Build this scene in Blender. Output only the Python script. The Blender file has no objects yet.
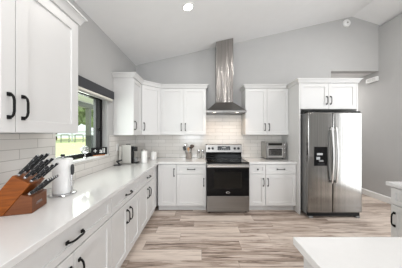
import bpy, bmesh, math, random
from mathutils import Vector, Matrix
random.seed(7)
SC = bpy.context.scene
COL = SC.collection
PI = math.pi
CEYE = 1.42

# ------------------------------------------------------------ camera, world, light, exposure
cam_d = bpy.data.cameras.new('camera'); cam = bpy.data.objects.new('camera', cam_d); COL.objects.link(cam)
cam.location = (0, 0, CEYE); cam.rotation_euler = (PI/2, 0, 0)
cam_d.sensor_width = 36; cam_d.lens = 178/402*36; cam_d.clip_start = 0.02; cam_d.clip_end = 300
SC.camera = cam
w = bpy.data.worlds.new('world'); SC.world = w; w.use_nodes = True
bg = w.node_tree.nodes['Background']; bg.inputs[0].default_value = (0.86, 0.93, 1.0, 1); bg.inputs[1].default_value = 1.0
def sunlight():
    d = bpy.data.lights.new('sun', 'SUN'); d.energy = 2.2; d.angle = 0.02; d.color = (1, .96, .88)
    o = bpy.data.objects.new('sun', d); COL.objects.link(o); o.rotation_euler = (math.radians(-42), 0, math.radians(-8))
sunlight()
def arealight(name, loc, rot, sx, sy, power, color=(1, 1, 1)):
    d = bpy.data.lights.new(name, 'AREA'); d.shape = 'RECTANGLE'; d.size = sx; d.size_y = sy; d.energy = power; d.color = color
    o = bpy.data.objects.new(name, d); COL.objects.link(o); o.location = loc; o.rotation_euler = rot
    return o
# unseen fill panels added at made-up rear and side openings, and daylight at the kitchen window
arealight('fill_rear_right', (1.70, -3.46, 1.2), (PI/2, 0, 0), 1.5, 2.3, 34, (.93, .97, 1))
arealight('fill_rear_left', (-.55, -3.46, 1.6), (PI/2, 0, 0), 1.2, 1.3, 56, (.93, .97, 1))
arealight('added_side_light', (3.80, 1.6, 1.2), (0, PI/2, 0), 2.25, .95, 21, (.97, .99, 1))
arealight('hall_fill', (3.3, 5.0, 2.76), (0, 0, 0), .3, .3, 16, (1, .97, .93))  # unseen lamp added to brighten the dark hallway
arealight('daylight_kitchen_window', (-1.58, 2.13, 1.53), (0, -PI/2, 0), .72, .76, 6, (.97, 1, .98))
SC.view_settings.view_transform = 'Standard'; SC.view_settings.look = 'None'
SC.view_settings.gamma = 1; SC.view_settings.use_curve_mapping = False
SC.view_settings.exposure = 0.72
SC.cycles.max_bounces = 10; SC.cycles.diffuse_bounces = 6; SC.cycles.use_denoising = True

# ------------------------------------------------------------ materials
def new_mat(name):
    m = bpy.data.materials.new(name); m.use_nodes = True
    return m, m.node_tree, m.node_tree.nodes['Principled BSDF']
def N(nt, t, **kw):
    n = nt.nodes.new(t)
    for k, v in kw.items(): setattr(n, k, v)
    return n
def mat(name, col, rough=.5, metal=0., var=.03, scale=6., bump=0., bscale=60., coat=0., spec=.5, stretch=(1, 1, 1), bdist=.01):
    m, nt, p = new_mat(name)
    tc = N(nt, 'ShaderNodeTexCoord'); mp = N(nt, 'ShaderNodeMapping'); mp.inputs['Scale'].default_value = stretch
    nt.links.new(tc.outputs['Object'], mp.inputs[0])
    no = N(nt, 'ShaderNodeTexNoise'); no.inputs['Scale'].default_value = scale; no.inputs['Detail'].default_value = 3
    nt.links.new(mp.outputs[0], no.inputs['Vector'])
    r = N(nt, 'ShaderNodeValToRGB')
    a = [max(0, c*(1-var)) for c in col]; b = [min(1, c*(1+var)) for c in col]
    r.color_ramp.elements[0].position = .3; r.color_ramp.elements[1].position = .7
    r.color_ramp.elements[0].color = (*a, 1); r.color_ramp.elements[1].color = (*b, 1)
    nt.links.new(no.outputs['Fac'], r.inputs[0]); nt.links.new(r.outputs[0], p.inputs['Base Color'])
    p.inputs['Roughness'].default_value = rough; p.inputs['Metallic'].default_value = metal
    p.inputs['Coat Weight'].default_value = coat; p.inputs['Specular IOR Level'].default_value = spec
    if bump:
        n2 = N(nt, 'ShaderNodeTexNoise'); n2.inputs['Scale'].default_value = bscale; n2.inputs['Detail'].default_value = 2
        nt.links.new(mp.outputs[0], n2.inputs['Vector'])
        bp = N(nt, 'ShaderNodeBump'); bp.inputs['Strength'].default_value = bump; bp.inputs['Distance'].default_value = bdist
        nt.links.new(n2.outputs['Fac'], bp.inputs['Height']); nt.links.new(bp.outputs[0], p.inputs['Normal'])
    return m
M = {}
M['wall'] = mat('wall_paint', (.455, .452, .448), .75, var=.01, bump=.04, bscale=120)
M['ceiling'] = mat('ceiling_paint', (.80, .80, .80), .85, var=.01, bump=.05, bscale=90)
M['trim'] = mat('trim_paint', (.80, .80, .79), .4, var=.01)
M['cab'] = mat('cabinet_paint', (.635, .632, .628), .38, var=.01)
M['quartz'] = mat('quartz', (.69, .685, .68), .12, var=.010, scale=40, coat=.3)
M['black'] = mat('matte_black_metal', (.006, .006, .006), .45, var=.1, spec=.2)
M['blackglass'] = mat('black_glass', (.004, .004, .0045), .10, var=.05, spec=.22)
M['blackplastic'] = mat('black_plastic', (.008, .008, .009), .4, var=.05, spec=.25)
M['chrome'] = mat('chrome', (.62, .62, .63), .16, 1., var=.03)
M['steel'] = mat('brushed_steel', (.27, .265, .255), .16, 1., var=.14, scale=3., stretch=(16, 16, .2), bump=.05, bscale=3)
M['steelh'] = mat('brushed_steel_horizontal', (.26, .25, .24), .33, 1., var=.06, scale=3., stretch=(.4, 20, 26), bump=.03, bscale=9)
M['steelhood'] = mat('rippled_hood_steel', (.36, .34, .325), .22, 1., var=.16, scale=2.2, stretch=(14, 14, .2), bump=1., bscale=1.1, bdist=.05)
M['steellt'] = mat('light_steel', (.56, .55, .54), .28, 1., var=.03)
M['silverpaint'] = mat('silver_plastic', (.34, .33, .31), .32, .5, var=.02)
M['grey'] = mat('grey_plastic', (.20, .20, .20), .5, var=.04)
M['champagne'] = mat('champagne_plastic', (.50, .49, .46), .3, .1, var=.02)
M['white'] = mat('white_plastic', (.80, .80, .79), .35, var=.01)
M['ceramic'] = mat('white_ceramic', (.76, .75, .73), .2, var=.01, coat=.3)
M['greyceramic'] = mat('grey_ribbed_ceramic', (.27, .24, .22), .35, var=.1, stretch=(1, 1, 6))
M['paper'] = mat('paper_towel', (.86, .86, .86), .9, var=.01, bump=.25, bscale=160)
M['darkwood'] = mat('dark_utensil_wood', (.06, .035, .025), .5, var=.2, stretch=(1, 1, 8))
M['lightwood'] = mat('pale_wood', (.55, .33, .19), .5, var=.12, stretch=(1, 1, 8))
M['orange'] = mat('orange_wood', (.50, .20, .08), .5, var=.15)
M['cable'] = mat('charcoal', (.035, .036, .038), .45, var=.05)
M['shade'] = mat('charcoal_shade_fabric', (.045, .046, .052), .7, var=.05, bump=.2, bscale=300)
M['cream'] = mat('cream_shade_fabric', (.70, .69, .62), .8, var=.02)
M['cherry'] = None
M['postgrey'] = mat('porch_post_paint', (.21, .215, .19), .6, var=.05)
M['postdark'] = mat('dark_planter', (.09, .10, .09), .6, var=.1)
M['concrete'] = mat('patio_concrete', (.5, .48, .44), .85, var=.08)
M['fence'] = mat('white_fence_paint', (.75, .76, .74), .6, var=.03)
M['frame_out'] = mat('garden_frame_metal', (.26, .29, .24), .5, var=.05)
M['leaf'] = mat('tree_leaves', (.19, .24, .11), .8, var=.55, scale=1.6)
M['bark'] = mat('tree_bark', (.12, .09, .06), .9, var=.2)
M['grass'] = mat('sunlit_grass', (.56, .60, .30), .95, var=.12, scale=1.5)
M['display'] = mat('grey_display_print', (.36, .37, .38), .4, var=.02)
M['dark'] = mat('dark_gap', (.03, .03, .03), .8, var=.05)
M['oveninside'] = mat('dark_oven_glass', (.010, .009, .008), .12, var=.15, spec=.25)

def emis(name, col, s):
    m, nt, p = new_mat(name)
    p.inputs['Base Color'].default_value = (1, 1, 1, 1); p.inputs['Emission Color'].default_value = (*col, 1); p.inputs['Emission Strength'].default_value = s
    return m
M['lamp'] = emis('downlight_lens', (1, .98, .94), 6)
M['hoodlamp'] = emis('hood_lamp_lens', (1, .9, .75), 5)

def glass_mat():
    m = bpy.data.materials.new('window_glass'); m.use_nodes = True; nt = m.node_tree; nt.nodes.clear()
    o = N(nt, 'ShaderNodeOutputMaterial'); mx = N(nt, 'ShaderNodeMixShader'); t = N(nt, 'ShaderNodeBsdfTransparent'); g = N(nt, 'ShaderNodeBsdfGlossy')
    lw = N(nt, 'ShaderNodeLayerWeight'); lw.inputs[0].default_value = .5
    f = N(nt, 'ShaderNodeMath', operation='POWER'); nt.links.new(lw.outputs['Facing'], f.inputs[0]); f.inputs[1].default_value = 5.
    t.inputs[0].default_value = (.94, .97, .94, 1); g.inputs['Roughness'].default_value = .02
    nt.links.new(f.outputs[0], mx.inputs[0]); nt.links.new(t.outputs[0], mx.inputs[1]); nt.links.new(g.outputs[0], mx.inputs[2]); nt.links.new(mx.outputs[0], o.inputs[0])
    return m
M['glass'] = glass_mat()
def clear_glass():
    m, nt, p = new_mat('clear_glass'); p.inputs['Transmission Weight'].default_value = .85; p.inputs['Roughness'].default_value = .08
    p.inputs['Base Color'].default_value = (.80, .82, .83, 1); p.inputs['IOR'].default_value = 1.45
    n = N(nt, 'ShaderNodeTexNoise'); n.inputs['Scale'].default_value = 30
    b = N(nt, 'ShaderNodeBump'); b.inputs['Strength'].default_value = .1; nt.links.new(n.outputs[0], b.inputs['Height']); nt.links.new(b.outputs[0], p.inputs['Normal'])
    return m
M['crystal'] = clear_glass()

def tile_mat(name, axis):
    """3x12 inch glossy off-white tile in running bond. axis 'x' = wall facing -Y, 'y' = wall facing +X"""
    m, nt, p = new_mat(name)
    g = N(nt, 'ShaderNodeNewGeometry'); s = N(nt, 'ShaderNodeSeparateXYZ'); c = N(nt, 'ShaderNodeCombineXYZ')
    nt.links.new(g.outputs['Position'], s.inputs[0])
    nt.links.new(s.outputs['X' if axis == 'x' else 'Y'], c.inputs[0])
    zz = N(nt, 'ShaderNodeMath', operation='SUBTRACT'); zz.inputs[1].default_value = .915
    nt.links.new(s.outputs['Z'], zz.inputs[0]); nt.links.new(zz.outputs[0], c.inputs[1])
    b = N(nt, 'ShaderNodeTexBrick'); b.offset = .5
    b.inputs['Scale'].default_value = 1; b.inputs['Mortar Size'].default_value = .0020; b.inputs['Mortar Smooth'].default_value = .3
    b.inputs['Brick Width'].default_value = .305; b.inputs['Row Height'].default_value = .0775
    b.inputs['Color1'].default_value = (.71, .685, .655, 1); b.inputs['Color2'].default_value = (.66, .635, .60, 1); b.inputs['Mortar'].default_value = (.38, .36, .335, 1)
    nt.links.new(c.outputs[0], b.inputs['Vector']); nt.links.new(b.outputs['Color'], p.inputs['Base Color'])
    p.inputs['Roughness'].default_value = .16
    n = N(nt, 'ShaderNodeTexNoise'); n.inputs['Scale'].default_value = 9; nt.links.new(c.outputs[0], n.inputs['Vector'])
    mm = N(nt, 'ShaderNodeMath', operation='MULTIPLY_ADD'); mm.inputs[1].default_value = -1.; nt.links.new(b.outputs['Fac'], mm.inputs[0]); 
    m2 = N(nt, 'ShaderNodeMath', operation='MULTIPLY'); m2.inputs[1].default_value = .6; nt.links.new(n.outputs['Fac'], m2.inputs[0]); nt.links.new(m2.outputs[0], mm.inputs[2])
    bp = N(nt, 'ShaderNodeBump'); bp.inputs['Strength'].default_value = .5; bp.inputs['Distance'].default_value = .004
    nt.links.new(mm.outputs[0], bp.inputs['Height']); nt.links.new(bp.outputs[0], p.inputs['Normal'])
    return m
M['tilex'] = tile_mat('tile_back', 'x'); M['tiley'] = tile_mat('tile_left', 'y')

def floor_mat():
    m, nt, p = new_mat('plank_floor')
    L = nt.links.new
    g = N(nt, 'ShaderNodeNewGeometry'); s = N(nt, 'ShaderNodeSeparateXYZ'); L(g.outputs['Position'], s.inputs[0])
    def mth(op, a, b=None, c=None):
        n = N(nt, 'ShaderNodeMath', operation=op)
        for i, v in enumerate((a, b, c)):
            if v is None: continue
            if isinstance(v, (int, float)): n.inputs[i].default_value = v
            else: L(v, n.inputs[i])
        return n.outputs[0]
    PW, PL = .182, 1.22
    yr = mth('DIVIDE', s.outputs['Y'], PW); row = mth('FLOOR', yr)
    wn = N(nt, 'ShaderNodeTexWhiteNoise', noise_dimensions='1D'); L(row, wn.inputs['W'])
    xo = mth('ADD', mth('DIVIDE', s.outputs['X'], PL), mth('MULTIPLY', wn.outputs['Value'], 5.3)); cell = mth('FLOOR', xo)
    cb = N(nt, 'ShaderNodeCombineXYZ'); L(cell, cb.inputs[0]); L(row, cb.inputs[1])
    wc = N(nt, 'ShaderNodeTexWhiteNoise', noise_dimensions='2D'); L(cb.outputs[0], wc.inputs['Vector'])
    # grain: stretched noise, shifted per plank
    gv = N(nt, 'ShaderNodeCombineXYZ')
    L(mth('ADD', mth('MULTIPLY', s.outputs['X'], 1.0), mth('MULTIPLY', wc.outputs['Value'], 40)), gv.inputs[0])
    L(mth('MULTIPLY', s.outputs['Y'], 15), gv.inputs[1]); L(mth('MULTIPLY', row, 3.1), gv.inputs[2])
    n1 = N(nt, 'ShaderNodeTexNoise'); n1.inputs['Scale'].default_value = 1.7; n1.inputs['Detail'].default_value = 7; n1.inputs['Roughness'].default_value = .68; n1.inputs['Distortion'].default_value = .9
    L(gv.outputs[0], n1.inputs['Vector'])
    t = mth('ADD', mth('MULTIPLY', wc.outputs['Value'], .34), mth('MULTIPLY_ADD', n1.outputs['Fac'], 1.45, -.255))
    r = N(nt, 'ShaderNodeValToRGB'); e = r.color_ramp.elements
    e[0].position = .32; e[0].color = (.13, .093, .072, 1)
    e[1].position = .88; e[1].color = (.68, .585, .51, 1)
    for pos, c in ((.46, (.285, .218, .178)), (.58, (.45, .365, .31)), (.72, (.60, .515, .455))):
        x = e.new(pos); x.color = (*c, 1)
    L(t, r.inputs[0])
    fy = mth('FRACT', yr); fx = mth('FRACT', xo)
    ey = mth('LESS_THAN', mth('MINIMUM', fy, mth('SUBTRACT', 1, fy)), .010)
    ex = mth('LESS_THAN', mth('MINIMUM', fx, mth('SUBTRACT', 1, fx)), .0016)
    seam = mth('MAXIMUM', ey, ex)
    mx = N(nt, 'ShaderNodeMix', data_type='RGBA'); L(mth('MULTIPLY', seam, .55), mx.inputs['Factor']); L(r.outputs[0], mx.inputs['A']); mx.inputs['B'].default_value = (.09, .07, .055, 1)
    L(mx.outputs['Result'], p.inputs['Base Color'])
    p.inputs['Roughness'].default_value = .42
    bp = N(nt, 'ShaderNodeBump'); bp.inputs['Strength'].default_value = .15; bp.inputs['Distance'].default_value = .003
    L(mth('SUBTRACT', n1.outputs['Fac'], seam), bp.inputs['Height']); L(bp.outputs[0], p.inputs['Normal'])
    return m
M['floor'] = floor_mat()
def wood_mat(name, c1, c2, rough=.45, sc=(3, 30, 30)):
    m, nt, p = new_mat(name); L = nt.links.new
    tc = N(nt, 'ShaderNodeTexCoord'); mp = N(nt, 'ShaderNodeMapping'); mp.inputs['Scale'].default_value = sc; mp.inputs['Rotation'].default_value = (0, math.radians(55), 0)
    L(tc.outputs['Object'], mp.inputs[0]); n = N(nt, 'ShaderNodeTexNoise'); n.inputs['Scale'].default_value = 2.2; n.inputs['Detail'].default_value = 5; n.inputs['Distortion'].default_value = .5
    L(mp.outputs[0], n.inputs['Vector']); r = N(nt, 'ShaderNodeValToRGB'); r.color_ramp.elements[0].position = .3; r.color_ramp.elements[1].position = .72
    r.color_ramp.elements[0].color = (*c1, 1); r.color_ramp.elements[1].color = (*c2, 1); L(n.outputs[0], r.inputs[0]); L(r.outputs[0], p.inputs['Base Color'])
    p.inputs['Roughness'].default_value = rough; p.inputs['Specular IOR Level'].default_value = .3
    return m
M['cherry'] = wood_mat('cherry_wood', (.14, .032, .002), (.28, .074, .005))
M['cherrydark'] = wood_mat('cherry_wood_front', (.12, .035, .010), (.18, .06, .02))

# ------------------------------------------------------------ mesh helpers
def bx(bm, x0, x1, y0, y1, z0, z1):
    v = [bm.verts.new(c) for c in ((x0, y0, z0), (x1, y0, z0), (x1, y1, z0), (x0, y1, z0), (x0, y0, z1), (x1, y0, z1), (x1, y1, z1), (x0, y1, z1))]
    for f in ((0, 3, 2, 1), (4, 5, 6, 7), (0, 1, 5, 4), (1, 2, 6, 5), (2, 3, 7, 6), (3, 0, 4, 7)): bm.faces.new([v[i] for i in f])
def prism(bm, pts, a0, a1, plane='xz'):
    """closed polygon extruded along the remaining axis"""
    def P(u, v, a):
        return {'xz': (u, a, v), 'xy': (u, v, a), 'yz': (a, u, v)}[plane]
    A = [bm.verts.new(P(u, v, a0)) for u, v in pts]; B = [bm.verts.new(P(u, v, a1)) for u, v in pts]
    n = len(pts); bm.faces.new(A); bm.faces.new(B[::-1])
    for i in range(n): bm.faces.new((A[i], B[i], B[(i+1) % n], A[(i+1) % n]))
def tube(bm, pts, r, seg=8, caps=True, sq=None):
    """round (or rectangular: sq=(a,b)) section swept along points"""
    pts = [Vector(p) for p in pts]; rings = []
    rr = r if isinstance(r, (list, tuple)) else [r]*len(pts)
    t0 = (pts[1]-pts[0]).normalized(); ref = Vector((0, 0, 1)) if abs(t0.z) < .9 else Vector((0, 1, 0))
    u = t0.cross(ref).normalized()
    for i, p in enumerate(pts):
        t = (pts[min(i+1, len(pts)-1)]-pts[max(i-1, 0)]).normalized()
        u = (u - t*u.dot(t)).normalized(); v = t.cross(u)
        if sq: offs = [u*sq[0]*a + v*sq[1]*b for a, b in ((-1, -1), (1, -1), (1, 1), (-1, 1))]
        else: offs = [(u*math.cos(2*PI*k/seg)+v*math.sin(2*PI*k/seg))*rr[i] for k in range(seg)]
        rings.append([bm.verts.new(p+o) for o in offs])
    n = len(rings[0])
    for a, b in zip(rings, rings[1:]):
        for k in range(n): bm.faces.new((a[k], a[(k+1) % n], b[(k+1) % n], b[k]))
    if caps: bm.faces.new(rings[0][::-1]); bm.faces.new(rings[-1])
def lathe(bm, prof, seg=32, c=(0, 0), sx=1, sy=1):
    rings = []
    for r, z in prof:
        if r < 1e-6: rings.append([bm.verts.new((c[0], c[1], z))])
        else: rings.append([bm.verts.new((c[0]+sx*r*math.cos(2*PI*k/seg), c[1]+sy*r*math.sin(2*PI*k/seg), z)) for k in range(seg)])
    for a, b in zip(rings, rings[1:]):
        for k in range(seg):
            k2 = (k+1) % seg
            if len(a) == 1: bm.faces.new((a[0], b[k], b[k2]))
            elif len(b) == 1: bm.faces.new((a[k], a[k2], b[0]))
            else: bm.faces.new((a[k], a[k2], b[k2], b[k]))
def BM(): return bmesh.new()
def obj(name, bm, m, parent=None, bev=0, smooth=False, loc=None, rot=None, seg=2):
    bmesh.ops.recalc_face_normals(bm, faces=bm.faces[:])
    me = bpy.data.meshes.new(name); bm.to_mesh(me); bm.free()
    o = bpy.data.objects.new(name, me); COL.objects.link(o)
    me.materials.append(M[m] if isinstance(m, str) else m)
    if parent: o.parent = parent
    if loc: o.location = loc
    if rot: o.rotation_euler = rot
    if bev:
        b = o.modifiers.new('bevel', 'BEVEL'); b.width = bev; b.segments = seg; b.limit_method = 'ANGLE'; b.angle_limit = math.radians(40)
    if smooth or bev:
        for f in me.polygons: f.use_smooth = True
        if hasattr(me, 'set_sharp_from_angle'): me.set_sharp_from_angle(angle=math.radians(35))
        if bev:
            wn = o.modifiers.new('wn', 'WEIGHTED_NORMAL'); wn.keep_sharp = True
    return o
def thing(name, label, cat, loc=(0, 0, 0), rotz=0, group=None):
    o = bpy.data.objects.new(name, None); COL.objects.link(o); o.location = loc; o.rotation_euler = (0, 0, rotz)
    o['label'] = label; o['category'] = cat
    if group: o['group'] = group
    return o
def tag(o, label, cat, group=None, kind=None):
    o['label'] = label; o['category'] = cat
    if group: o['group'] = group
    if kind: o['kind'] = kind
    return o
def struct(name, bm, m, parent=None, bev=0, label=None):
    o = obj(name, bm, m, parent, bev)
    if not parent: o['kind'] = 'structure'
    if label: o['label'] = label
    return o
def box_obj(name, dims, m, parent=None, bev=0, **kw):
    b = BM(); bx(b, *dims); return obj(name, b, m, parent, bev, **kw)

# ------------------------------------------------------------ the room
WL, WB, WR, YR = -1.41, 3.85, 3.84, -3.5       # left wall, back wall, right wall, rear wall
RX, RZ, ZL, ZR = 3.27, 3.957, 2.90, 3.78       # ridge, wall heights
T = .15
HX, HZ, HY = 2.81, 2.78, 6.4                   # hallway opening
b = BM(); bx(b, WL-T, WR+T, YR-T, HY+T, -.12, 0); struct('floor', b, 'floor', label='grey-brown wood-look plank floor')
b = BM(); prism(b, [(WL-T, ZL-T*.226), (RX, RZ), (WR+T, ZR-T*.31), (WR+T, ZR+.12), (RX, RZ+.13), (WL-T, ZL+.1)], YR-T, WB+T)
struct('ceiling', b, 'ceiling', label='pale vaulted ceiling')
def zc(x): return ZL+(x-WL)*(RZ-ZL)/(RX-WL)-.001
b = BM()
prism(b, [(WL-T, .001), (HX, .001), (HX, zc(HX)), (WL-T, zc(WL)-T*.226)], WB, WB+T)
prism(b, [(HX, HZ), (WR+T, HZ), (WR+T, ZR-T*.31-.001), (RX, RZ-.001), (HX, zc(HX))], WB, WB+T)
struct('wall_back', b, 'wall', label='grey back wall behind range and cabinets')
# left wall with the kitchen window opening
wy0, wy1, wz0, wz1 = 1.72, 2.675, 1.10, 1.95
b = BM()
for a in ((YR-T, wy0, .001, ZL-.001), (wy1, WB, .001, ZL-.001), (wy0, wy1, .001, wz0), (wy0, wy1, wz1, ZL-.001)):
    bx(b, WL-T, WL, a[0], a[1], a[2], a[3])
struct('wall_left', b, 'wall', label='grey left wall with the window')
# right wall with a made-up side opening for the added light (outside the picture)
b = BM()
for a in ((YR-T, 1.1, .001, ZR-.05), (2.1, HY, .001, ZR-.05), (1.1, 2.1, 2.38, ZR-.05)):
    bx(b, WR+.0005, WR+T, a[0], a[1], a[2], a[3])
struct('wall_right', b, 'wall', label='grey right wall')
b = BM()
for a in ((WL-T, -1.15, 0, 2.9), (-1.15, .05, 0, .95), (-1.15, .05, 2.25, 2.9), (.05, .25, 0, 2.9), (.25, .92, 0, 2.9), (.92, 2.48, 2.36, 2.9), (2.48, WR+T, 0, 2.9)):
    bx(b, a[0], a[1], YR-T, YR, a[2]+.001, a[3])
prism(b, [(WL-T, 2.9), (WL, 2.9), (WL, 2.899), (WR+T, 2.9), (WR+T, ZR-.05), (RX, RZ-.001), (WL-T, 2.905)], YR-T, YR) if False else prism(b, [(WL+.02, 2.9), (WR+T, 2.9), (WR+T, ZR-T*.31-.001), (RX, RZ-.001)], YR-T, YR)
struct('wall_rear', b, 'wall')
# hallway beyond the opening
b = BM(); bx(b, HX-.1, HX, WB+T, HY, .001, HZ); struct('wall_hall_left', b, 'wall')
b = BM(); bx(b, HX-.1, WR+T, HY, HY+.1, .001, HZ); struct('wall_hall_end', b, 'wall')
b = BM(); bx(b, HX-.1, WR, WB+T, HY+.1, HZ, HZ+.1); struct('ceiling_hall', b, 'ceiling')
# baseboard on the right wall
def baseboard(name, y0, y1):
    b = BM(); prism(b, [(WR, .002), (WR-.016, .002), (WR-.016, .115), (WR-.010, .128), (WR, .135)], y0, y1, 'xz'); struct(name, b, 'trim', label='white baseboard along the right wall')
baseboard('baseboard_right', YR+.1, HY-.02)
# tile backsplashes
TT = .011
b = BM()
bx(b, WL+TT, .105, WB-TT, WB, .915, 1.398); bx(b, .105, .873, WB-TT, WB, .915, 1.86); bx(b, .873, 1.733, WB-TT, WB, .915, 1.398)
struct('trim_1', b, 'tilex', label='off-white subway tile backsplash on the back wall')
b = BM()
bx(b, WL, WL+TT, .62, wy0-.01, .915, 1.42); bx(b, WL, WL+TT, wy0-.01, wy1+.06, .915, 1.095); bx(b, WL, WL+TT, wy1+.06, WB, .915, 1.398)
struct('trim_2', b, 'tiley', label='off-white subway tile backsplash on the left wall')
b = BM(); bx(b, WL-.07, WL+.028, wy0+.002, wy1+.04, 1.098, 1.12); bx(b, WL+TT+.001, WL+.028, wy1+.0, wy1+.04, 1.098, 1.12)
struct('trim_3', b, 'trim', label='white window sill ledge', bev=.003)
b = BM(); bx(b, WL, WL+.006, wy0-.03, wy0, 1.10, 1.95)
struct('trim_4', b, 'trim')

# window
wn = bpy.data.objects.new('window_1', None); COL.objects.link(wn); wn['kind'] = 'structure'; wn['label'] = 'black-framed sliding kitchen window'
FX0, FX1 = WL-.125, WL-.071
b = BM()
for a in ((wy0, wy0+.045, 1.12, wz1), (wy1-.05, wy1-.001, 1.12, wz1), (wy0+.045, wy1-.05, 1.12, 1.175), (wy0+.045, wy1-.05, wz1-.035, wz1)):
    bx(b, FX0, FX1, *a)
obj('window_frame', b, 'black', wn, bev=.003)
b = BM()
for a in ((wy1-.115, wy1-.055, 1.176, 1.914), (wy1-.160, wy1-.125, 1.176, 1.914)):
    bx(b, FX0+.012, FX1-.004, *a)
bx(b, FX0+.020, FX1-.018, wy1-.13, wy1-.11, 1.176, 1.914)
obj('window_sash', b, 'cable', wn, bev=.003)
b = BM(); bx(b, FX1-.004, FX1+.018, wy1-.155, wy1-.135, 1.47, 1.50); bx(b, FX1-.004, FX1+.016, wy1-.09, wy1-.075, 1.465, 1.505); tube(b, [(FX1+.014, wy1-.17, 1.485), (FX1+.016, wy1-.05, 1.485)], .006)
obj('latch', b, 'black', wn, bev=.002)
b = BM(); bx(b, FX0+.028, FX0+.032, wy0+.046, wy1-.162, 1.176, wz1-.037); obj('pane', b, 'glass', wn)
# roller shade cassette
t = thing('roller_shade', 'charcoal roller shade cassette above the window with cream fabric rolled up', 'window shade', (WL, wy0-.12, 1.95))
L0, L1 = 0, 1.20
b = BM(); bx(b, .002, .045, L0, L1, .012, .130); obj('cassette', b, 'shade', t, bev=.003)
b = BM(); tube(b, [(.030, L0+.02, -.010), (.030, L1-.05, -.010)], .020, 16); obj('fabric_roll', b, 'cream', t, smooth=True)
b = BM(); bx(b, .022, .044, L0+.02, L1-.055, -.048, -.031); obj('bottom_rail', b, 'silverpaint', t, bev=.002)

# ------------------------------------------------------------ cabinetry
G = .002
def shaker(x0, x1, z0, z1, st=.062, th=.019, dp=.011):
    """closed shaker door: front plane at y=-th, back at y=0"""
    b = BM(); x0 += G; x1 -= G; z0 += G; z1 -= G
    def ring(xa, xb, za, zb, y): return [b.verts.new(c) for c in ((xa, y, za), (xb, y, za), (xb, y, zb), (xa, y, zb))]
    bk = ring(x0, x1, z0, z1, 0); f0 = ring(x0, x1, z0, z1, -th+.0015); f = ring(x0+.0015, x1-.0015, z0+.0015, z1-.0015, -th)
    i0 = ring(x0+st, x1-st, z0+st, z1-st, -th); i1 = ring(x0+st+.002, x1-st-.002, z0+st+.002, z1-st-.002, -th+dp)
    b.faces.new(bk)
    for A, B in ((bk, f0), (f0, f), (f, i0), (i0, i1)):
        for k in range(4): b.faces.new((A[k], A[(k+1) % 4], B[(k+1) % 4], B[k]))
    b.faces.new(i1)
    return b
_pull = {}
def pull(parent, x, z, vertical=True, length=.15, y=-.019):
    key = (vertical, length)
    if key not in _pull:
        h = length/2; b = BM()
        path = [(-h+.010, 0), (-h+.010, .018), (-h+.024, .029), (-h*.4, .034), (h*.4, .034), (h-.024, .029), (h-.010, .018), (h-.010, 0)]
        pts = [((0, -o, a) if vertical else (a, -o, 0)) for a, o in path]
        tube(b, pts, .006, sq=(.0050, .0050))
        for s in (-1, 1):
            c = s*(h-.010)
            if vertical: bx(b, -.010, .010, -.010, 0, c-.011, c+.011)
            else: bx(b, c-.011, c+.011, -.010, 0, -.010, .010)
        o = obj('handle', b, 'black', parent, bev=.0015); _pull[key] = o
    else:
        o = _pull[key].copy(); COL.objects.link(o); o.parent = parent
    o.location = (x, y-.0002, z); return o
def knob(parent, x, z, y=-.019):
    b = BM(); bx(b, -.006, .006, -.02, 0, -.006, .006); bx(b, -.014, .014, -.030, -.018, -.014, .014)
    o = obj('knob', b, 'black', parent, bev=.002); o.location = (x, y-.0002, z); return o
def base_cabinet(label, loc, rotz, width, fronts, depth=.58, group='white shaker base cabinets', left_fill=0, right_fill=0):
    """fronts: (kind, x0, x1, z0, z1, handle) handle: 'h', 'l', 'r', 'k' or None"""
    t = thing('base_cabinet', label, 'cabinet', loc, rotz, group)
    b = BM(); bx(b, -left_fill+.001, width-.001+right_fill, .001, depth, .11, .872); bx(b, -left_fill+.001, width-.001+right_fill, .075, depth, .001, .11)
    obj('body', b, 'cab', t)
    for k, x0, x1, z0, z1, h in fronts:
        st = .05 if k == 'drawer' else .062
        if k == 'drawer': st = min(st, (z1-z0)*.27)
        f = obj(k, shaker(x0, x1, z0, z1, st), 'cab', t)
        if h == 'h': pull(f, (x0+x1)/2, (z0+z1)/2, False)
        elif h == 'l': pull(f, x0+.040, z1-.145)
        elif h == 'r': pull(f, x1-.040, z1-.145)
        elif h == 'k': knob(f, (x0+x1)/2, (z0+z1)/2)
    return t
DZ0, DZ1, RZ0, RZ1 = .115, .688, .694, .866
def two_door(w): return [('drawer', 0, w, RZ0, RZ1, 'h'), ('door', 0, w/2, DZ0, DZ1, 'r'), ('door', w/2, w, DZ0, DZ1, 'l')]
XF = -.809   # carcass face, left run
YF = 3.254   # carcass face, back run
base_cabinet('white shaker base cabinet at lower left, nearest the camera, long drawer over two doors', (XF, .655, 0), PI/2, .912, two_door(.912), left_fill=.02)
base_cabinet('white shaker base cabinet in the middle of the left run, drawer over two doors', (XF, 1.570, 0), PI/2, .725, two_door(.725))
base_cabinet('white shaker base cabinet of the left run beside the corner, drawer over two doors', (XF, 2.298, 0), PI/2, .735, two_door(.735), right_fill=.215)
base_cabinet('white corner base cabinet on back run with one full-height door and no drawer', (-.772, YF, 0), 0, .325,
             [('door', 0, .322, DZ0, RZ1, 'r')], left_fill=.02)
base_cabinet('white base cabinet just left of the range, wide drawer over one door', (-.446, YF, 0), 0, .540,
             [('drawer', 0, .536, RZ0, RZ1, 'h'), ('door', 0, .536, DZ0, DZ1, 'r')])
base_cabinet('narrow white base cabinet just right of the range, small drawer with a knob', (.874, YF, 0), 0, .300,
             [('drawer', 0.004, .300, RZ0, RZ1, 'k'), ('door', 0.004, .300, DZ0, DZ1, 'r')])
base_cabinet('white base cabinet beside the refrigerator panel, wide drawer with bar pull over one door', (1.176, YF, 0), 0, .556,
             [('drawer', 0, .552, RZ0, RZ1, 'h'), ('door', 0, .552, DZ0, DZ1, 'l')])
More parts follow.
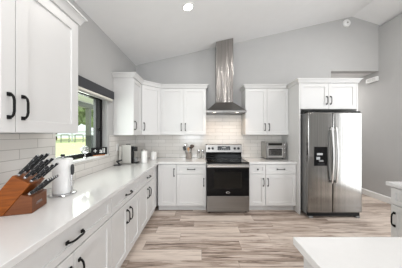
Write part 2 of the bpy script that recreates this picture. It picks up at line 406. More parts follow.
base_cabinet('white base cabinet cut off by the right edge of the photo, drawer over door', (2.009, 1.868, 0), -PI/2, .90,
             [('drawer', 0, .40, RZ0, RZ1, 'h'), ('door', 0, .40, DZ0, DZ1, 'l'), ('drawer', .403, .9, RZ0, RZ1, 'h'), ('door', .403, .9, DZ0, DZ1, 'l')])
# worktops
def worktop(label, poly, z0=.876, z1=.914):
    b = BM(); prism(b, poly, z0, z1, 'xy'); return tag(obj('worktop', b, 'quartz', None, bev=.003), label, 'countertop')
worktop('white quartz L-shaped countertop along the left wall and corner up to the range',
        [(WL+TT+.001-.011, .62), (-.766, .62), (-.766, 3.215), (.092, 3.215), (.092, WB-.002), (WL+.002, WB-.002), (WL+.002, .62)][1:])
worktop('short white quartz countertop between range and refrigerator panel, under the toaster oven', [(.868, 3.215), (1.732, 3.215), (1.732, WB-.002), (.868, WB-.002)])
worktop('white quartz countertop end at the right edge of the photo, mid height', [(1.97, .95), (2.62, .95), (2.62, 1.90), (1.97, 1.90)])
worktop('white quartz island countertop in the bottom right foreground', [(.453, .05), (1.75, .05), (1.75, .877), (.453, .877)])
t = thing('island_cabinet', 'white island cabinet with paneled end under the foreground countertop', 'cabinet', (.505, .10, 0))
box_obj('body', (0, 1.20, 0, .735, .001, .872), 'cab', t)
# end panel faces -X, back panels face +Y
f = obj('end_panel', shaker(0, .75, .02, .868, .055), 'cab', t); f.rotation_euler = (0, 0, -PI/2); f.location = (-.0005, .745, 0)
for i in range(2):
    f = obj('back_panel', shaker(0, .60, .02, .868, .055), 'cab', t); f.rotation_euler = (0, 0, PI); f.location = (.60*(i+1), .7355, 0)

# wall cabinets
def wall_cabinet(label, loc, rotz, w, z0, z1, doors, depth=.33, crown=None, group='white shaker wall cabinets', st=.062):
    t = thing('upper_cabinet', label, 'cabinet', loc, rotz, group)
    b = BM(); bx(b, .0008, w-.0008, 0.0005, depth-.002, z0, z1); obj('body', b, 'cab', t)
    for x0, x1, h in doors:
        f = obj('door', shaker(x0, x1, z0+.002, z1-.004, st), 'cab', t)
        if h == 'r': pull(f, x1-.040, z0+.155)
        if h == 'l': pull(f, x0+.040, z0+.155)
    return t
def crown(parent, path, z0, h, out, m='cab', name='crown_molding'):
    """crown profile swept along a plan polyline whose outward side is on the right of travel"""
    prof = [(0, 0), (.012, 0), (.016, h*.18), (out*.62, h*.62), (out*.80, h*.80), (out, h*.82), (out, h), (0, h)]
    P = [Vector(p) for p in path]; b = BM(); rings = []
    for i, p in enumerate(P):
        dirs = []
        if i > 0: dirs.append((P[i]-P[i-1]).normalized())
        if i < len(P)-1: dirs.append((P[i+1]-P[i]).normalized())
        ns = [Vector((d.y, -d.x)) for d in dirs]
        n = ns[0] if len(ns) == 1 else (ns[0]+ns[1])/(1+ns[0].dot(ns[1]))
        rings.append([b.verts.new((p.x+n.x*o, p.y+n.y*o, z0+z)) for o, z in prof])
    k = len(prof)
    for A, B in zip(rings, rings[1:]):
        for i in range(k): b.faces.new((A[i], A[(i+1) % k], B[(i+1) % k], B[i]))
    b.faces.new(rings[0]); b.faces.new(rings[-1][::-1])
    return obj(name, b, m, parent)
UZ0, UZ1, UH = 1.402, 2.325, .07
# near one on the left wall
t = wall_cabinet('large white wall cabinet nearest the camera at upper left, beside the window', (-1.104, .51, 0), PI/2, 1.065, 1.425, 2.385,
                 [(0, .5325, 'r'), (.5325, 1.065, 'l')], depth=.304, st=.075)
crown(t, [(0, -.019), (1.0655, -.019), (1.0655, .304)][::1], 2.385, .075, .05)
# left wall, between window and corner
wall_cabinet('narrow white wall cabinet between the window and the corner, end panel facing the camera', (-1.099, 2.85, 0), PI/2, .388, UZ0, UZ1, [(0, .388, 'l')], depth=.309)
# diagonal corner
t = thing('corner_upper_cabinet', 'white diagonal corner wall cabinet above the canisters', 'cabinet', (0, 0, 0), 0, 'white shaker wall cabinets')
b = BM(); prism(b, [(-1.099, 3.2395), (-.8005, 3.539), (-.8005, WB-.002), (WL+.002, WB-.002), (WL+.002, 3.2395)], UZ0, UZ1, 'xy'); obj('body', b, 'cab', t)
L_ = math.hypot(.2985, .2995)
f = obj('door', shaker(.014, L_-.014, UZ0+.002, UZ1-.004), 'cab', t); f.location = (-1.099+.0007, 3.2395-.0007, 0); f.rotation_euler = (0, 0, PI/4); pull(f, .014+.04, UZ0+.155)
wall_cabinet('white double-door wall cabinet left of the range hood', (-.80, 3.539, 0), 0, .90, UZ0, UZ1, [(0, .45, 'r'), (.45, .90, 'l')], depth=.31)
t = thing('crown_molding', 'white crown molding wrapping the wall cabinets of the left corner', 'molding')
crown(t, [(WL+.003, 2.8495), (-1.080, 2.8495), (-1.080, 3.231), (-.792, 3.520), (.1005, 3.520), (.1005, WB-.003)], UZ1+.0005, UH, .05)
# right of hood
t = wall_cabinet('white double-door wall cabinet right of the range hood', (.878, 3.539, 0), 0, .854, UZ0, UZ1, [(0, .427, 'r'), (.427, .854, 'l')], depth=.31)
crown(t, [(-.0005, .309), (-.0005, -.019), (.803, -.019)], UZ1+.0005, UH, .05)
# refrigerator surround
t = thing('refrigerator_surround', 'white cabinet and side panels enclosing the refrigerator', 'cabinet', (1.735, 3.15, 0))
box_obj('side_panel', (0, .025, 0, .698, .001, 2.325), 'cab', t)
box_obj('side_panel', (1.018, 1.043, 0, .698, .001, 2.325), 'cab', t)
box_obj('body', (.026, 1.017, .02, .698, 1.862, 2.325), 'cab', t)
for x0, x1, h in ((.026, .5215, 'r'), (.5215, 1.017, 'l')):
    f = obj('door', shaker(x0, x1, 1.864, 2.32), 'cab', t, loc=(0, .0195, 0)); pull(f, (x1-.035 if h == 'r' else x0+.035), 2.015)
crown(t, [(0, .698), (0, 0), (1.043, 0), (1.043, .698)], 2.3255, UH, .05)

# ------------------------------------------------------------ refrigerator
t = thing('refrigerator', 'stainless side-by-side refrigerator with black dispenser in its left door', 'refrigerator', (1.80, 2.99, 0))
W_ = .91
box_obj('body', (.004, W_-.004, .075, .80, .05, 1.765), 'grey', t, bev=.006)
sd = .415
def fdoor(x0, x1):
    b = BM(); bx(b, x0, x1, 0, .068, .095, 1.785); return obj('door', b, 'steel', t, bev=.014, seg=3)
d1 = fdoor(0, sd-.0025); d2 = fdoor(sd+.0025, W_)
def fhandle(d, x):
    b = BM(); pts = []
    for k in range(17):
        a = k/16; z = .60+a*.93; pts.append((x, -.028-.040*math.sin(PI*a)**.8, z))
    tube(b, pts, .011, sq=(.0125, .009))
    for z in (.63, 1.50): bx(b, x-.010, x+.010, -.034, 0, z-.015, z+.015)
    obj('handle', b, 'steellt', d, bev=.003)
fhandle(d1, sd-.036); fhandle(d2, sd+.036)
x0 = .10
dis = box_obj('dispenser', (x0, x0+.222, -.004, .004, .885, 1.205), 'blackglass', d1, bev=.003)
b = BM(); bx(b, x0+.055, x0+.165, -.018, -.0045, .905, .925); bx(b, x0+.02, x0+.2, -.0065, -.0045, .895, .898); obj('drip_tray', b, 'blackplastic', dis)
b = BM(); bx(b, x0+.045, x0+.14, -.007, -.0045, 1.065, 1.10); bx(b, x0+.035, x0+.095, -.0075, -.0045, .99, 1.035); obj('control_print', b, 'display', dis)
b = BM(); bx(b, x0+.075, x0+.145, -.02, -.0045, .955, .985); obj('paddle', b, 'grey', dis, bev=.003)
b = BM(); bx(b, .02, W_-.02, .03, .074, .03, .088); obj('grille', b, 'blackplastic', t)
for x in (.03, W_-.09):
    b = BM(); bx(b, x, x+.06, .01, .07, .002, .03); tube(b, [(x+.03, .03, 0.001), (x+.03, .03, .028)], .02, 12); obj('foot', b, 'grey', t, bev=.003)
for x in (.01, W_-.09):
    box_obj('hinge_cover', (x, x+.08, .02, .14, 1.787, 1.805), 'blackplastic', t, bev=.004)

# ------------------------------------------------------------ range
t = thing('range', 'stainless freestanding electric range with black glass oven door', 'range', (.099, 3.17, 0))
W_ = .762; D_ = WB-TT-.004-3.17
box_obj('body', (.001, W_-.001, .045, D_, .02, .890), 'grey', t)
b = BM(); bx(b, -.002, W_+.002, .004, D_-.06, .891, .916); ct = obj('cooktop', b, 'blackglass', t, bev=.003)
b = BM()
for x, y, r in ((.20, .17, .10), (.56, .17, .115), (.20, .42, .08), (.56, .42, .08), (.38, .44, .05)):
    for rr in (r, r*.7):
        n = 40; A = [b.verts.new((x+rr*math.cos(2*PI*k/n), y+rr*math.sin(2*PI*k/n), .9166)) for k in range(n)]
        B = [b.verts.new((x+(rr-.003)*math.cos(2*PI*k/n), y+(rr-.003)*math.sin(2*PI*k/n), .9166)) for k in range(n)]
        for k in range(n): b.faces.new((A[k], A[(k+1) % n], B[(k+1) % n], B[k]))
obj('burner_marking', b, 'grey', ct)
for xa in (-.0005, W_-.010): box_obj('cooktop_trim', (xa, xa+.0105, .004, D_-.06, .9165, .919), 'steellt', ct)
bg_ = BM(); prism(bg_, [(D_-.085, 1.035), (D_-.070, 1.195), (D_-.058, 1.205), (D_, 1.205), (D_, .92), (D_-.055, .92), (D_-.055, 1.03)], .001, W_-.001, 'yz'); bg_o = obj('control_panel', bg_, 'steelh', t, bev=.003)
b = BM(); bx(b, .006, W_-.006, D_-.0565, D_-.0555, .921, 1.03); obj('splash_glass', b, 'blackglass', bg_o)
th = math.atan2(.015, .16)
for x in (.070, .148, .612, .690):
    b = BM(); tube(b, [(0, 0, 0), (0, -.008, 0)], .026, 20); tube(b, [(0, -.008, 0), (0, -.028, 0)], .021, 20); bx(b, -.004, .004, -.034, -.006, -.02, .02)
    obj('knob', b, 'blackplastic', bg_o, loc=(x, D_-.079, 1.115), rot=(-th, 0, 0), smooth=True)
b = BM(); bx(b, -.135, .135, -.003, .002, -.042, .042); dsp = obj('display', b, 'blackglass', bg_o, loc=(.385, D_-.079, 1.120), rot=(-th, 0, 0))
b = BM()
b.free()
for i in range(5): box_obj('display_print', (-.11+i*.046, -.085+i*.046, -.0042, -.0032, -.024, -.016), 'display', dsp)
box_obj('clock_digits', (-.04, .04, -.0042, -.0032, .004, .022), 'display', dsp)
od = box_obj('oven_door', (.002, W_-.002, 0, .044, .315, .815), 'blackglass', t, bev=.004)
box_obj('oven_window', (.13, W_-.13, -.001, .0005, .45, .74), 'oveninside', od)
b = BM(); bx(b, .002, W_-.002, .002, .044, .8155, .888); obj('door_top_trim', b, 'steelh', od, bev=.003)
b = BM(); tube(b, [(.02, -.045, .852), (W_-.02, -.045, .852)], .017, 16); 
for x in (.045, W_-.045): bx(b, x-.015, x+.015, -.045, .002, .840, .864)
obj('handle', b, 'steellt', od, smooth=True)
b = BM(); lathe(b, [(0, 0), (.036, 0), (.036, .002), (.032, .003), (0, .003)], 32, sy=.45); bd = obj('badge', b, 'steellt', od, loc=(.381, -.0005, .375), rot=(PI/2, 0, 0))
b = BM(); lathe(b, [(0, .0032), (.027, .0032), (.027, .0036), (0, .0036)], 32, sy=.38); obj('badge_center', b, 'blackplastic', bd)
box_obj('drawer', (.002, W_-.002, 0, .044, .035, .311), 'steelh', t, bev=.004)
for x in (.03, W_-.07): box_obj('foot', (x, x+.04, .06, .10, .001, .02), 'blackplastic', t)

# ------------------------------------------------------------ range hood
t = thing('range_hood', 'stainless wall-mount range hood with tall chimney reaching the ceiling', 'range hood', (.48, WB, 0))
hw, fy = .381, -.50
b = BM()
for a in ((-hw, hw, fy, fy+.004), (-hw, hw, -.016, -.0125), (-hw, -hw+.004, fy+.004, -.016), (hw-.004, hw, fy+.004, -.016)):
    bx(b, a[0], a[1], a[2], a[3], 1.826, 1.862)
bx(b, -hw+.004, hw-.004, fy+.004, -.016, 1.842, 1.846)
bd = obj('canopy_rim', b, 'steelh', t)
cw = .172; cy = -.25; z1, z2 = 1.8625, 2.06
b = BM()
A = [b.verts.new(c) for c in ((-hw, fy, z1), (hw, fy, z1), (hw, -.003, z1), (-hw, -.003, z1))]
B = [b.verts.new(c) for c in ((-cw-.004, cy-.004, z2), (cw+.004, cy-.004, z2), (cw+.004, -.003, z2), (-cw-.004, -.003, z2))]
b.faces.new(A); b.faces.new(B)
for k in range(4): b.faces.new((A[k], A[(k+1) % 4], B[(k+1) % 4], B[k]))
obj('canopy', b, 'steelh', t, bev=.002)
b = BM()
zl, zr = zc(.48-cw)-.002, zc(.48+cw)-.002
prism(b, [(-cw, z2+.001), (cw, z2+.001), (cw, zr), (-cw, zl)], cy, -.003)
obj('chimney', b, 'steelhood', t, bev=.002)
b = BM()
for k in range(2): 
    x0 = -hw+.03+k*(hw-.03); bx(b, x0+.005, x0+hw-.035, fy+.14, -.03, 1.836, 1.8415)
    for j in range(14): bx(b, x0+.012, x0+hw-.042, fy+.15+j*.022, fy+.158+j*.022, 1.832, 1.836)
obj('filter', b, 'steelh', t)
for x in (-.22, .22):
    b = BM(); tube(b, [(0, 0, 0), (0, 0, -.006)], .034, 24); lm = obj('lamp', b, 'hoodlamp', t, loc=(x, fy+.07, 1.8415))
    d = bpy.data.lights.new('hood_light', 'SPOT'); d.energy = 3.4; d.color = (1, .72, .46); d.spot_size = math.radians(140); d.spot_blend = .8; d.shadow_soft_size = .03
    o = bpy.data.objects.new('hood_light', d); COL.objects.link(o); o.parent = t; o.location = (x, fy+.07, 1.825); o.rotation_euler = (math.radians(18), 0, 0)
b = BM()
for k in range(5): tube(b, [(-.06+k*.03, fy-.001, 1.844), (-.06+k*.03, fy-.004, 1.844)], .006, 10)
obj('button', b, 'blackplastic', bd)

# ------------------------------------------------------------ ceiling lights, detector, vent
def downlight(x, y, label, power):
    z = zc(x)
    t = thing('downlight', label, 'ceiling light', (x, y, z-.0005), 0, 'recessed ceiling downlights'); t.rotation_euler = (0, -math.atan2(RZ-ZL, RX-WL), 0)
    b = BM(); lathe(b, [(.062, -.001), (.062, -.007), (.085, -.006), (.090, -.001)], 40); obj('trim_ring', b, 'white', t, smooth=True)
    b = BM(); lathe(b, [(0, -.004), (.0615, -.004), (.0615, -.001), (0, -.001)], 40); obj('lens', b, 'lamp', t)
    d = bpy.data.lights.new('downlight_lamp', 'AREA'); d.shape = 'DISK'; d.size = .12; d.energy = power; d.color = (1, .97, .93)
    o = bpy.data.objects.new('downlight_lamp', d); COL.objects.link(o); o.parent = t; o.location = (0, 0, -.012)
downlight(-.178, 2.46, 'round white recessed downlight glowing in the sloped ceiling', 5)
for x, y, pw in ((2.8, 2.1, 15), (-.45, .75, 7), (2.9, .0, 11), (-.3, -1.6, 12), (2.7, -2.0, 9)):  # unseen lamps without fittings, added to even out the room light
    d = bpy.data.lights.new('room_fill', 'AREA'); d.shape = 'DISK'; d.size = .14; d.energy = pw; d.color = (1, .97, .93)
    o = bpy.data.objects.new('room_fill', d); COL.objects.link(o); o.location = (x, y, zc(x)-.02)
t = thing('smoke_detector', 'round white smoke detector high on the back wall near the ceiling peak', 'smoke detector', (3.14, WB, 3.81)); t.rotation_euler = (PI/2, 0, 0)
b = BM(); lathe(b, [(0, .001), (.080, .001), (.080, .012), (.072, .030), (.045, .038), (0, .040)], 40); obj('body', b, 'white', t, smooth=True)
b = BM(); lathe(b, [(0, .0401), (.018, .0401), (.016, .044), (0, .044)], 24); obj('test_button', b, 'silverpaint', t, smooth=True)
t = thing('door_chime', 'white rounded box mounted high on the right wall at the hallway corner', 'door chime', (WR-.0005, 3.97, 2.62))
b = BM(); bx(b, -.05, 0, -.135, .135, -.055, .055); obj('cover', b, 'white', t, bev=.02, seg=4)
b = BM()
for k in range(3): bx(b, -.0515, -.0502, -.09, .09, -.02+k*.018, -.016+k*.018)
obj('speaker_slot', b, 'silverpaint', t)

# ------------------------------------------------------------ countertop things
CT = .9145
# toaster oven
t = thing('toaster_oven', 'silver two-door toaster oven on the right countertop', 'toaster oven', (1.284, 3.53, CT))
box_obj('body', (0, .40, .012, .28, .018, .345), 'silverpaint', t, bev=.012, seg=3)
box_obj('front_frame', (.002, .398, 0, .0115, .020, .343), 'steelh', t, bev=.003)
d = box_obj('upper_door', (.035, .335, -.008, -.0005, .262, .335), 'steellt', t, bev=.002)
box_obj('window', (.045, .325, -.0095, -.0085, .275, .328), 'oveninside', d)
d = box_obj('lower_door', (.035, .335, -.008, -.0005, .045, .235), 'steellt', t, bev=.002)
box_obj('window', (.052, .318, -.0095, -.0085, .078, .212), 'oveninside', d)
b = BM(); tube(b, [(.06, -.030, .224), (.31, -.030, .224)], .007, 10); bx(b, .07, .08, -.03, -.008, .219, .229); bx(b, .29, .30, -.03, -.008, .219, .229); obj('handle', b, 'chrome', d, smooth=True)
b = BM()
for k in range(7): tube(b, [(.06, .0-.0102, .1+k*.016), (.31, -.0102, .1+k*.016)], .0012, 6)
obj('rack', b, 'chrome', d)
for z in (.30, .22, .14):
    b = BM(); tube(b, [(.366, 0, z), (.366, -.018, z)], .014, 16); obj('knob', b, 'chrome', t, smooth=True)
for x in (.03, .34):
    for y in (.04, .24): box_obj('foot', (x, x+.03, y, y+.02, .0005, .018), 'blackplastic', t)
# utensil crock
cx, cyy = -.254, 3.65
t = thing('utensil_crock', 'grey ribbed crock holding utensils left of the range', 'crock', (cx, cyy, CT))
b = BM(); prof = [(0, .0005), (.058, .0005)]
for k in range(9): prof += [(.063, .008+k*.0125), (.060, .014+k*.0125)]
prof += [(.064, .122), (.056, .122), (.054, .012), (0, .012)]
lathe(b, prof, 36); obj('pot', b, 'greyceramic', t, smooth=True)
def utensil(name, label, cat, x, y, lean, az, length, head, m, hm=None):
    t = thing(name, label, cat, (cx+x, cyy+y, CT+.0135)); t.rotation_euler = (0, lean, az)
    b = BM(); tube(b, [(0, 0, .003), (0, 0, length*.5), (0, 0, length)], [.005, .0055, .0045], 8); obj('handle', b, m, t, smooth=True)
    b = BM()
    if head == 'spoon': lathe(b, [(0, 0), (.018, .012), (.028, .035), (.027, .055), (.016, .074), (0, .080)], 16, sy=.3)
    elif head == 'spatula': bx(b, -.030, .030, -.003, .003, 0, .085)
    elif head == 'ladle': lathe(b, [(0, 0), (.025, .008), (.038, .025), (.040, .040), (.036, .040), (.022, .014), (0, .008)], 20, sy=.9)
    elif head == 'whisk':
        for k in range(4):
            a = PI*k/4; pts = []
            for q in range(13):
                s = q/12; r = .028*math.sin(PI*s)*(1 if True else 0); 
                zz = .09*math.sin(PI*s/1.0/1.0) if False else .045-.045*math.cos(PI*s)
                pts.append((r*math.cos(a), r*math.sin(a), zz))
            tube(b, pts, .0013, 5); tube(b, [(-p[0], -p[1], p[2]) for p in pts], .0013, 5)
    elif head == 'heart':
        lathe(b, [(0, 0), (.020, .015), (.040, .045), (.042, .062), (.030, .080), (0, .084)], 16, sy=.25)
    obj('head', b, hm or m, t, bev=.0, smooth=True, loc=(0, 0, length-.002))
utensil('spoon', 'steel spoon leaning far left in the utensil crock', 'spoon', -.032, .010, -.15, 0, .225, 'spoon', 'chrome')
utensil('whisk', 'wire whisk standing behind the spoons in the crock', 'whisk', -.014, .036, -.06, .2, .155, 'whisk', 'steellt')
utensil('spatula', 'black spatula leaning left in front in the crock', 'spatula', -.030, -.026, -.26, -.1, .165, 'spatula', 'cable')
utensil('serving_spoon', 'large dark serving spoon leaning right in front in the crock', 'spoon', .026, -.026, .19, 0, .20, 'heart', 'darkwood')
utensil('ladle', 'dark ladle leaning right at the back of the crock', 'ladle', .036, .020, .06, .0, .185, 'ladle', 'cable')
utensil('wooden_spoon', 'pale wooden spoon upright in the middle of the crock', 'spoon', -.004, -.008, .0, .4, .145, 'spoon', 'lightwood')
# salt and pepper mills
def mill(x, y, label, m):
    t = thing('spice_mill', label, 'spice mill', (x, y, CT), 0, 'mills beside the range')
    b = BM(); lathe(b, [(0, .0005), (.027, .0005), (.028, .01), (.026, .05), (.027, .10), (.020, .112), (0, .112)], 24); obj('body', b, m, t, smooth=True)
    b = BM(); lathe(b, [(0, .1125), (.018, .1125), (.026, .125), (.027, .165), (.024, .180), (.008, .184), (.006, .192), (0, .195)], 24); obj('cap', b, 'chrome', t, smooth=True)
mill(-.048, 3.69, 'left of the two small mills between utensil crock and range', 'silverpaint')
mill(.030, 3.70, 'right of the two small mills, touching distance from the range', 'silverpaint')
# canisters
def canister(loc, r, h, label, lid='silverpaint'):
    t = thing('canister', label, 'canister', loc, 0, 'white canisters in the corner')
    b = BM(); lathe(b, [(0, .0005), (r-.004, .0005), (r, .005), (r, h-.005), (r-.003, h), (0, h)], 40); obj('body', b, 'ceramic', t, smooth=True)
    b = BM(); lathe(b, [(0, h+.0005), (r+.002, h+.0005), (r+.002, h+.024), (r-.004, h+.030), (0, h+.030)], 40); ld = obj('lid', b, lid, t, smooth=True)
    b = BM(); lathe(b, [(0, h+.0305), (.010, h+.0305), (.014, h+.040), (0, h+.044)], 16); obj('knob', b, lid, ld, smooth=True)
canister((-1.000, 3.135, CT), .052, .205, 'tall white canister with metal lid just right of the coffee maker')
canister((-.95, 3.54, CT), .064, .125, 'short white canister with flat lid in the back corner', 'ceramic')
# coffee maker, facing +X
t = thing('coffee_maker', 'silver pod coffee maker with black front and drip tray near the corner', 'coffee maker', (-1.235, 3.02, CT))
box_obj('body', (-.085, .065, -.055, .055, .012, .325), 'champagne', t, bev=.014, seg=3)
box_obj('base', (-.090, .165, -.058, .058, .0005, .012), 'silverpaint', t, bev=.003)
box_obj('front_panel', (.066, .088, -.050, .050, .020, .300), 'blackplastic', t, bev=.006)
box_obj('brew_head', (.089, .150, -.036, .036, .215, .290), 'blackplastic', t, bev=.010, seg=3)
b = BM(); bx(b, .072, .172, -.052, .052, .0125, .034); obj('drip_tray', b, 'blackplastic', t, bev=.006)
b = BM(); bx(b, -.138, -.091, -.050, .050, .0125, .300); obj('water_tank', b, 'champagne', t, bev=.008)
b = BM(); lathe(b, [(0, .3255), (.030, .3255), (.030, .337), (0, .337)], 24, sx=1.2); obj('lid', b, 'blackplastic', t, smooth=True)
b = BM(); lathe(b, [(0, 0), (.026, 0), (.030, .07), (.027, .07), (.023, .006), (0, .006)], 24)
tag(obj('coffee_cup', b, 'grey', None, smooth=True, loc=(-1.235+.128, 3.02, CT+.0345)), 'small grey cup on the drip tray of the coffee maker', 'cup')
# black folding stand
t = thing('phone_stand', 'small black folding stand on the countertop left of the coffee maker', 'stand', (-1.33, 2.86, CT))
box_obj('base', (-.055, .045, -.04, .04, .0005, .012), 'cable', t, bev=.003)
b = BM(); tube(b, [(.030, 0, .012), (-.020, 0, .062)], .008, sq=(.016, .007)); obj('arm', b, 'cable', t, bev=.002)
b = BM(); tube(b, [(-.020, 0, .066), (.050, 0, .082)], .01, sq=(.035, .012)); obj('holder', b, 'cable', t, bev=.003)
# outlets
def outlet(loc, rotz, label):
    t = thing('outlet', label, 'outlet', loc, rotz, 'outlets in the backsplash')
    pl = box_obj('cover_plate', (-.037, .037, -.007, -.0005, -.06, .06), 'white', t, bev=.002)
    b = BM()
    for z in (-.022, .022):
        bx(b, -.016, .016, -.009, -.0072, z-.015, z+.015)
    so = obj('socket', b, 'trim', pl, bev=.002)
    b = BM()
    for z in (-.022, .022):
        for x in (-.006, .006): bx(b, x-.0012, x+.0012, -.0095, -.0091, z-.005, z+.006)
    obj('slot', b, 'dark', so)
outlet((WL+TT+.0005, 2.98, 1.20), PI/2, 'white outlet plate in the tile behind the coffee maker')

# paper towel holder and roll
px_, py_ = -1.165, 1.50
t = thing('paper_towel_holder', 'chrome paper towel holder on the left countertop beside the knife block', 'paper towel holder', (px_, py_, CT))
b = BM(); lathe(b, [(0, .0005), (.097, .0005), (.099, .006), (.093, .013), (.060, .016), (0, .016)], 48); obj('base', b, 'chrome', t, smooth=True)
b = BM(); lathe(b, [(0, .0165), (.008, .0165), (.008, .315), (0, .315)], 16); rd = obj('rod', b, 'chrome', t, smooth=True)
b = BM(); lathe(b, [(0, .3155), (.012, .3155), (.017, .325), (.014, .335), (0, .338)], 20); obj('knob', b, 'blackplastic', t, smooth=True)
a_ = math.radians(-12); ax, ay = math.cos(a_), math.sin(a_)
b = BM(); R0 = .086
pts = [(R0*ax, R0*ay, .016)] + [((R0+.006-.004*k/6)*ax, (R0+.006-.004*k/6)*ay, .02+k*.028) for k in range(1, 7)]
tube(b, pts, .0065, 10); arm = obj('arm', b, 'chrome', t, smooth=True)
b = BM(); lathe(b, [(0, 0), (.008, .004), (.013, .02), (.014, .06), (.010, .085), (0, .092)], 16, sy=1); obj('grip', b, 'cable', arm, smooth=True, loc=((R0+.012)*ax, (R0+.012)*ay, .165))
b = BM(); lathe(b, [(.020, .0), (.069, .0), (.0705, .004), (.0705, .275), (.069, .279), (.020, .279), (.020, 0)], 56)
tag(obj('paper_towel_roll', b, 'paper', None, smooth=True, loc=(px_, py_, CT+.017)), 'thick white paper towel roll standing on the chrome holder', 'paper towel')

# knife block: local x = front direction, z up, y = across
fd = math.atan2(.28, .96)
t = thing('knife_block', 'cherry wood knife block leaning over the left countertop', 'knife block', (-1.073, 1.13, CT), fd)
BW = .172
b = BM(); prism(b, [(-.149, .0005), (-.277, .0005), (-.100, .247), (-.010, .186)], 0, BW, 'xz'); obj('block', b, 'cherry', t, bev=.003)
b = BM(); prism(b, [(-.147, .0005), (0, .0005), (0, .105), (-.058, .122)], 0, BW, 'xz'); stp = obj('front_block', b, 'cherrydark', t, bev=.003)
# maker's mark on the front face: pale script strokes
cu = BM()
for k in range(6):
    y = .050+k*.010; tube(cu, [(.0006, y, .050), (.0006, y+.004, .058+.003*(k % 2)), (.0006, y+.008, .050)], .0009, 5)
tube(cu, [(.0006, .045, .044), (.0006, .115, .046)], .0008, 5)
obj('maker_mark', cu, 'display', stp)
hd = Vector((.577, 0, .816))
def knife(s, z, y, length, wd, label, group, rad=1., tilt=0):
    """handle of a knife standing in the block, its blade hidden in the slot"""
    base = Matrix.Translation((-1.073, 1.13, CT)) @ Matrix.Rotation(fd, 4, 'Z')
    p = base @ Vector((s, y, z))
    t = thing('knife', label, 'knife', p, fd, group)
    t.rotation_euler = (0, math.atan2(hd.x, hd.z)+tilt, fd)
    # along local z
    b = BM(); prism(b, [(-wd*.8, .004), (wd*.8, .004), (wd*.95, .016), (-wd*.95, .016)], -.0075*rad, .0075*rad, 'xz'); obj('bolster', b, 'chrome', t, bev=.001)
    n = 9; b = BM(); pr = []
    for k in range(n):
        a = k/(n-1); z_ = .0165+a*(length-.0165); ww = wd*(.92-.18*math.sin(PI*a)+.22*max(0, a-.6)); pr.append((z_, ww))
    P1 = [(-w_*1.0, z_) for z_, w_ in pr]; P2 = [(w_*.92, z_) for z_, w_ in pr][::-1]
    prism(b, P1+P2, -.0072*rad, .0072*rad, 'xz'); gr = obj('grip', b, 'blackplastic', t, bev=.002)
    b = BM(); tube(b, [(-wd*.95, 0, .02), (-wd*.80, 0, length*.5), (-wd*1.02, 0, length*.98)], .0013, 6)
    for q in (.3, .55, .8): tube(b, [(0, -.0078*rad, length*q), (0, .0078*rad, length*q)], .0020, 8)
    obj('tang', b, 'chrome', gr, smooth=True)
    b = BM(); bx(b, -wd*.7, wd*.7, -.0075*rad, .0075*rad, length+.0003, length+.007); obj('end_cap', b, 'chrome', t, bev=.002)
# large knives, three rows on the slanted top
def on_top(u): return (-.100+u*.090, .247-u*.061)
rowname = ['top row', 'middle row', 'lower row']; colname = ['nearest the camera', 'in the middle', 'nearest the window']
for r_, u in enumerate((.14, .50, .86)):
    s, z = on_top(u)
    for c_, y in enumerate((.026, .086, .146)):
        knife(s+.0004, z+.0006, y, (.162, .150, .138)[r_], (.0105, .0095, .0088)[r_], 'black-handled large knife in the %s of the slanted block, the one %s' % (rowname[r_], colname[c_]), 'large knives in the block', .85, (.09, .13, .18)[r_])
names = ['steak knife nearest the camera in the low front block', 'second steak knife from the camera in the low front block', 'third steak knife from the camera in the low front block',
         'fourth steak knife from the camera in the low front block', 'fifth steak knife from the camera in the low front block', 'steak knife nearest the paper towels in the low front block']
for k in range(6):
    knife(-.028, .1145, .018+k*.027, .135, .0088, names[k], 'steak knives in the block', .8, .24)

# window sill things
t = thing('glass_ornament', 'round faceted clear glass ornament standing on the window sill', 'ornament', (-1.435, 2.20, 1.1205))
b = BM(); bmesh.ops.create_icosphere(b, subdivisions=2, radius=.050)
for v in b.verts: v.co = v.co*(1+.10*random.uniform(-1, 1)) + Vector((0, 0, .105))
obj('ball', b, 'crystal', t)
b = BM(); lathe(b, [(0, .0005), (.026, .0005), (.022, .010), (.008, .020), (.008, .050), (.016, .060), (0, .060)], 20); obj('foot', b, 'chrome', t, smooth=True)
b = BM()
for k in range(7):
    a = 2*PI*k/7; m_ = Matrix.Translation((.043*math.cos(a), .043*math.sin(a), .105)) @ Matrix.Rotation(a, 4, 'Z') @ Matrix.Diagonal((.35, 1, 1.1, 1))
    bmesh.ops.create_icosphere(b, subdivisions=1, radius=.020, matrix=m_)
obj('petal', b, 'silverpaint', t)
t = thing('sill_sign', 'small black sign with white lettering standing on the window sill', 'sign', (-1.415, 2.47, 1.1205), math.radians(52))
box_obj('board', (-.105, .105, -.008, .008, .012, .115), 'black', t, bev=.002)
box_obj('base', (-.075, .075, -.016, .016, .0005, .0118), 'orange', t, bev=.002)
cv = bpy.data.curves.new('lettering', 'FONT'); cv.body = '+ all'; cv.size = .092; cv.extrude = .0006; cv.align_x = 'CENTER'; cv.align_y = 'CENTER'
tmp = bpy.data.objects.new('tmp', cv); COL.objects.link(tmp); dg = bpy.context.evaluated_depsgraph_get()
me = bpy.data.meshes.new_from_object(tmp.evaluated_get(dg)); bpy.data.objects.remove(tmp); me.materials.clear(); me.materials.append(M['white'])
lt = bpy.data.objects.new('lettering', me); COL.objects.link(lt); lt.parent = t; lt.location = (0, -.0092, .064); lt.rotation_euler = (PI/2, 0, 0)

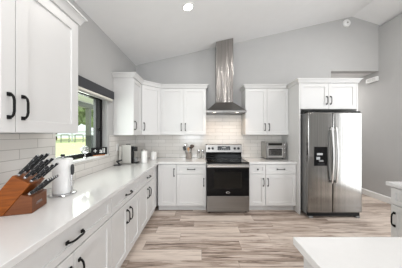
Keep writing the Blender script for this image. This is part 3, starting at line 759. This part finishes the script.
# ------------------------------------------------------------ outside
b = BM(); bx(b, -60, WL-T-3.2, -10, 90, -.35, -.15); tag(obj('lawn', b, 'grass'), 'sunlit pale green lawn outside the window', 'lawn', kind='structure')
b = BM(); bx(b, WL-T-3.2, WL-T-.001, -2, 10, -.25, -.05); tag(obj('patio', b, 'concrete'), 'concrete patio outside the window', 'patio', kind='structure')
t = thing('porch_roof', 'white porch ceiling and grey beam seen through the window', 'porch')
b = BM(); bx(b, -4.75, WL-T-.001, .5, 9.0, 2.62, 2.75); obj('ceiling_board', b, 'fence', t)
b = BM(); bx(b, -4.6, -4.44, .5, 9.0, 2.44, 2.619); obj('beam', b, 'postgrey', t)
for yy, lb in ((7.15, 'grey-green porch post seen through the middle of the window'),):
    t = thing('porch_post', lb, 'post', (-4.52, yy, -.05))
    box_obj('shaft', (-.075, .075, -.075, .075, .001, 2.488), 'postgrey', t, bev=.01)
    box_obj('plinth', (-.11, .11, -.11, .11, .001, 1.35), 'postdark', t) if False else box_obj('plinth', (-.10, .10, -.10, .10, .0, .25), 'postgrey', t)
t = thing('planter', 'dark tall planter box in front of the porch post', 'planter', (-4.25, 6.80, -.05))
box_obj('box', (-.10, .10, -.10, .10, .001, 1.42), 'postdark', t, bev=.01)
for i, xx in enumerate((-25.2, -22.6)):
    t = thing('garden_arch', ['grey metal garden arch, the left one far across the lawn', 'grey metal garden arch, the right one far across the lawn'][i], 'garden arch', (xx, 33, -.15), 0, 'grey frames on the far lawn')
    b = BM(); tube(b, [(-.75, 0, .01), (-.75, 0, 1.3), (-.6, 0, 1.45), (.6, 0, 1.45), (.75, 0, 1.3), (.75, 0, .01)], .09, 8); obj('frame', b, 'frame_out', t, smooth=True)
    box_obj('shelf', (-.7, .7, -.05, .05, .45, .58), 'frame_out', t)
t = thing('garden_fence', 'white fence across the far side of the lawn', 'fence', (0, 0, 0))
for k in range(2): box_obj('rail', (-45, -5, 40, 40.1, .9+k*.8, 1.35+k*.8), 'fence', t)
for k in range(11): box_obj('post', (-45+k*4, -44.8+k*4, 39.8, 40.0, -.149, 2.2), 'fence', t)
def tree(x, y, h, r, label):
    t = thing('tree', label, 'tree', (x, y, -.15), 0, 'trees beyond the lawn')
    b = BM(); tube(b, [(0, 0, .001), (.1, 0, h*.3), (0, .1, h*.6)], [.3, .22, .12], 10); obj('trunk', b, 'bark', t, smooth=True)
    b = BM()
    for k in range(9):
        a = random.uniform(0, 2*PI); q = random.uniform(.1, .7)*r
        bmesh.ops.create_icosphere(b, subdivisions=3, radius=r*random.uniform(.4, .6), matrix=Matrix.Translation((q*math.cos(a), q*math.sin(a), h*random.uniform(.42, .85))))
    for v in b.verts: v.co += Vector([random.uniform(-.16, .16)*r*.5 for _ in range(3)])
    obj('crown', b, 'leaf', t)
for i, (x, y, h, r) in enumerate(((-18, 47, 12, 4), (-27.5, 44, 11, 4.2), (-37.5, 46, 14, 5), (-30, 60, 17, 5.5), (-50, 52, 13, 5))):
    tree(x, y, h, r, ['leafy tree seen beside the window sash', 'leafy tree seen right of the porch post', 'leafy tree seen left of the porch post', 'tallest tree behind the fence beyond the lawn', 'leafy tree at the far left beyond the lawn'][i])
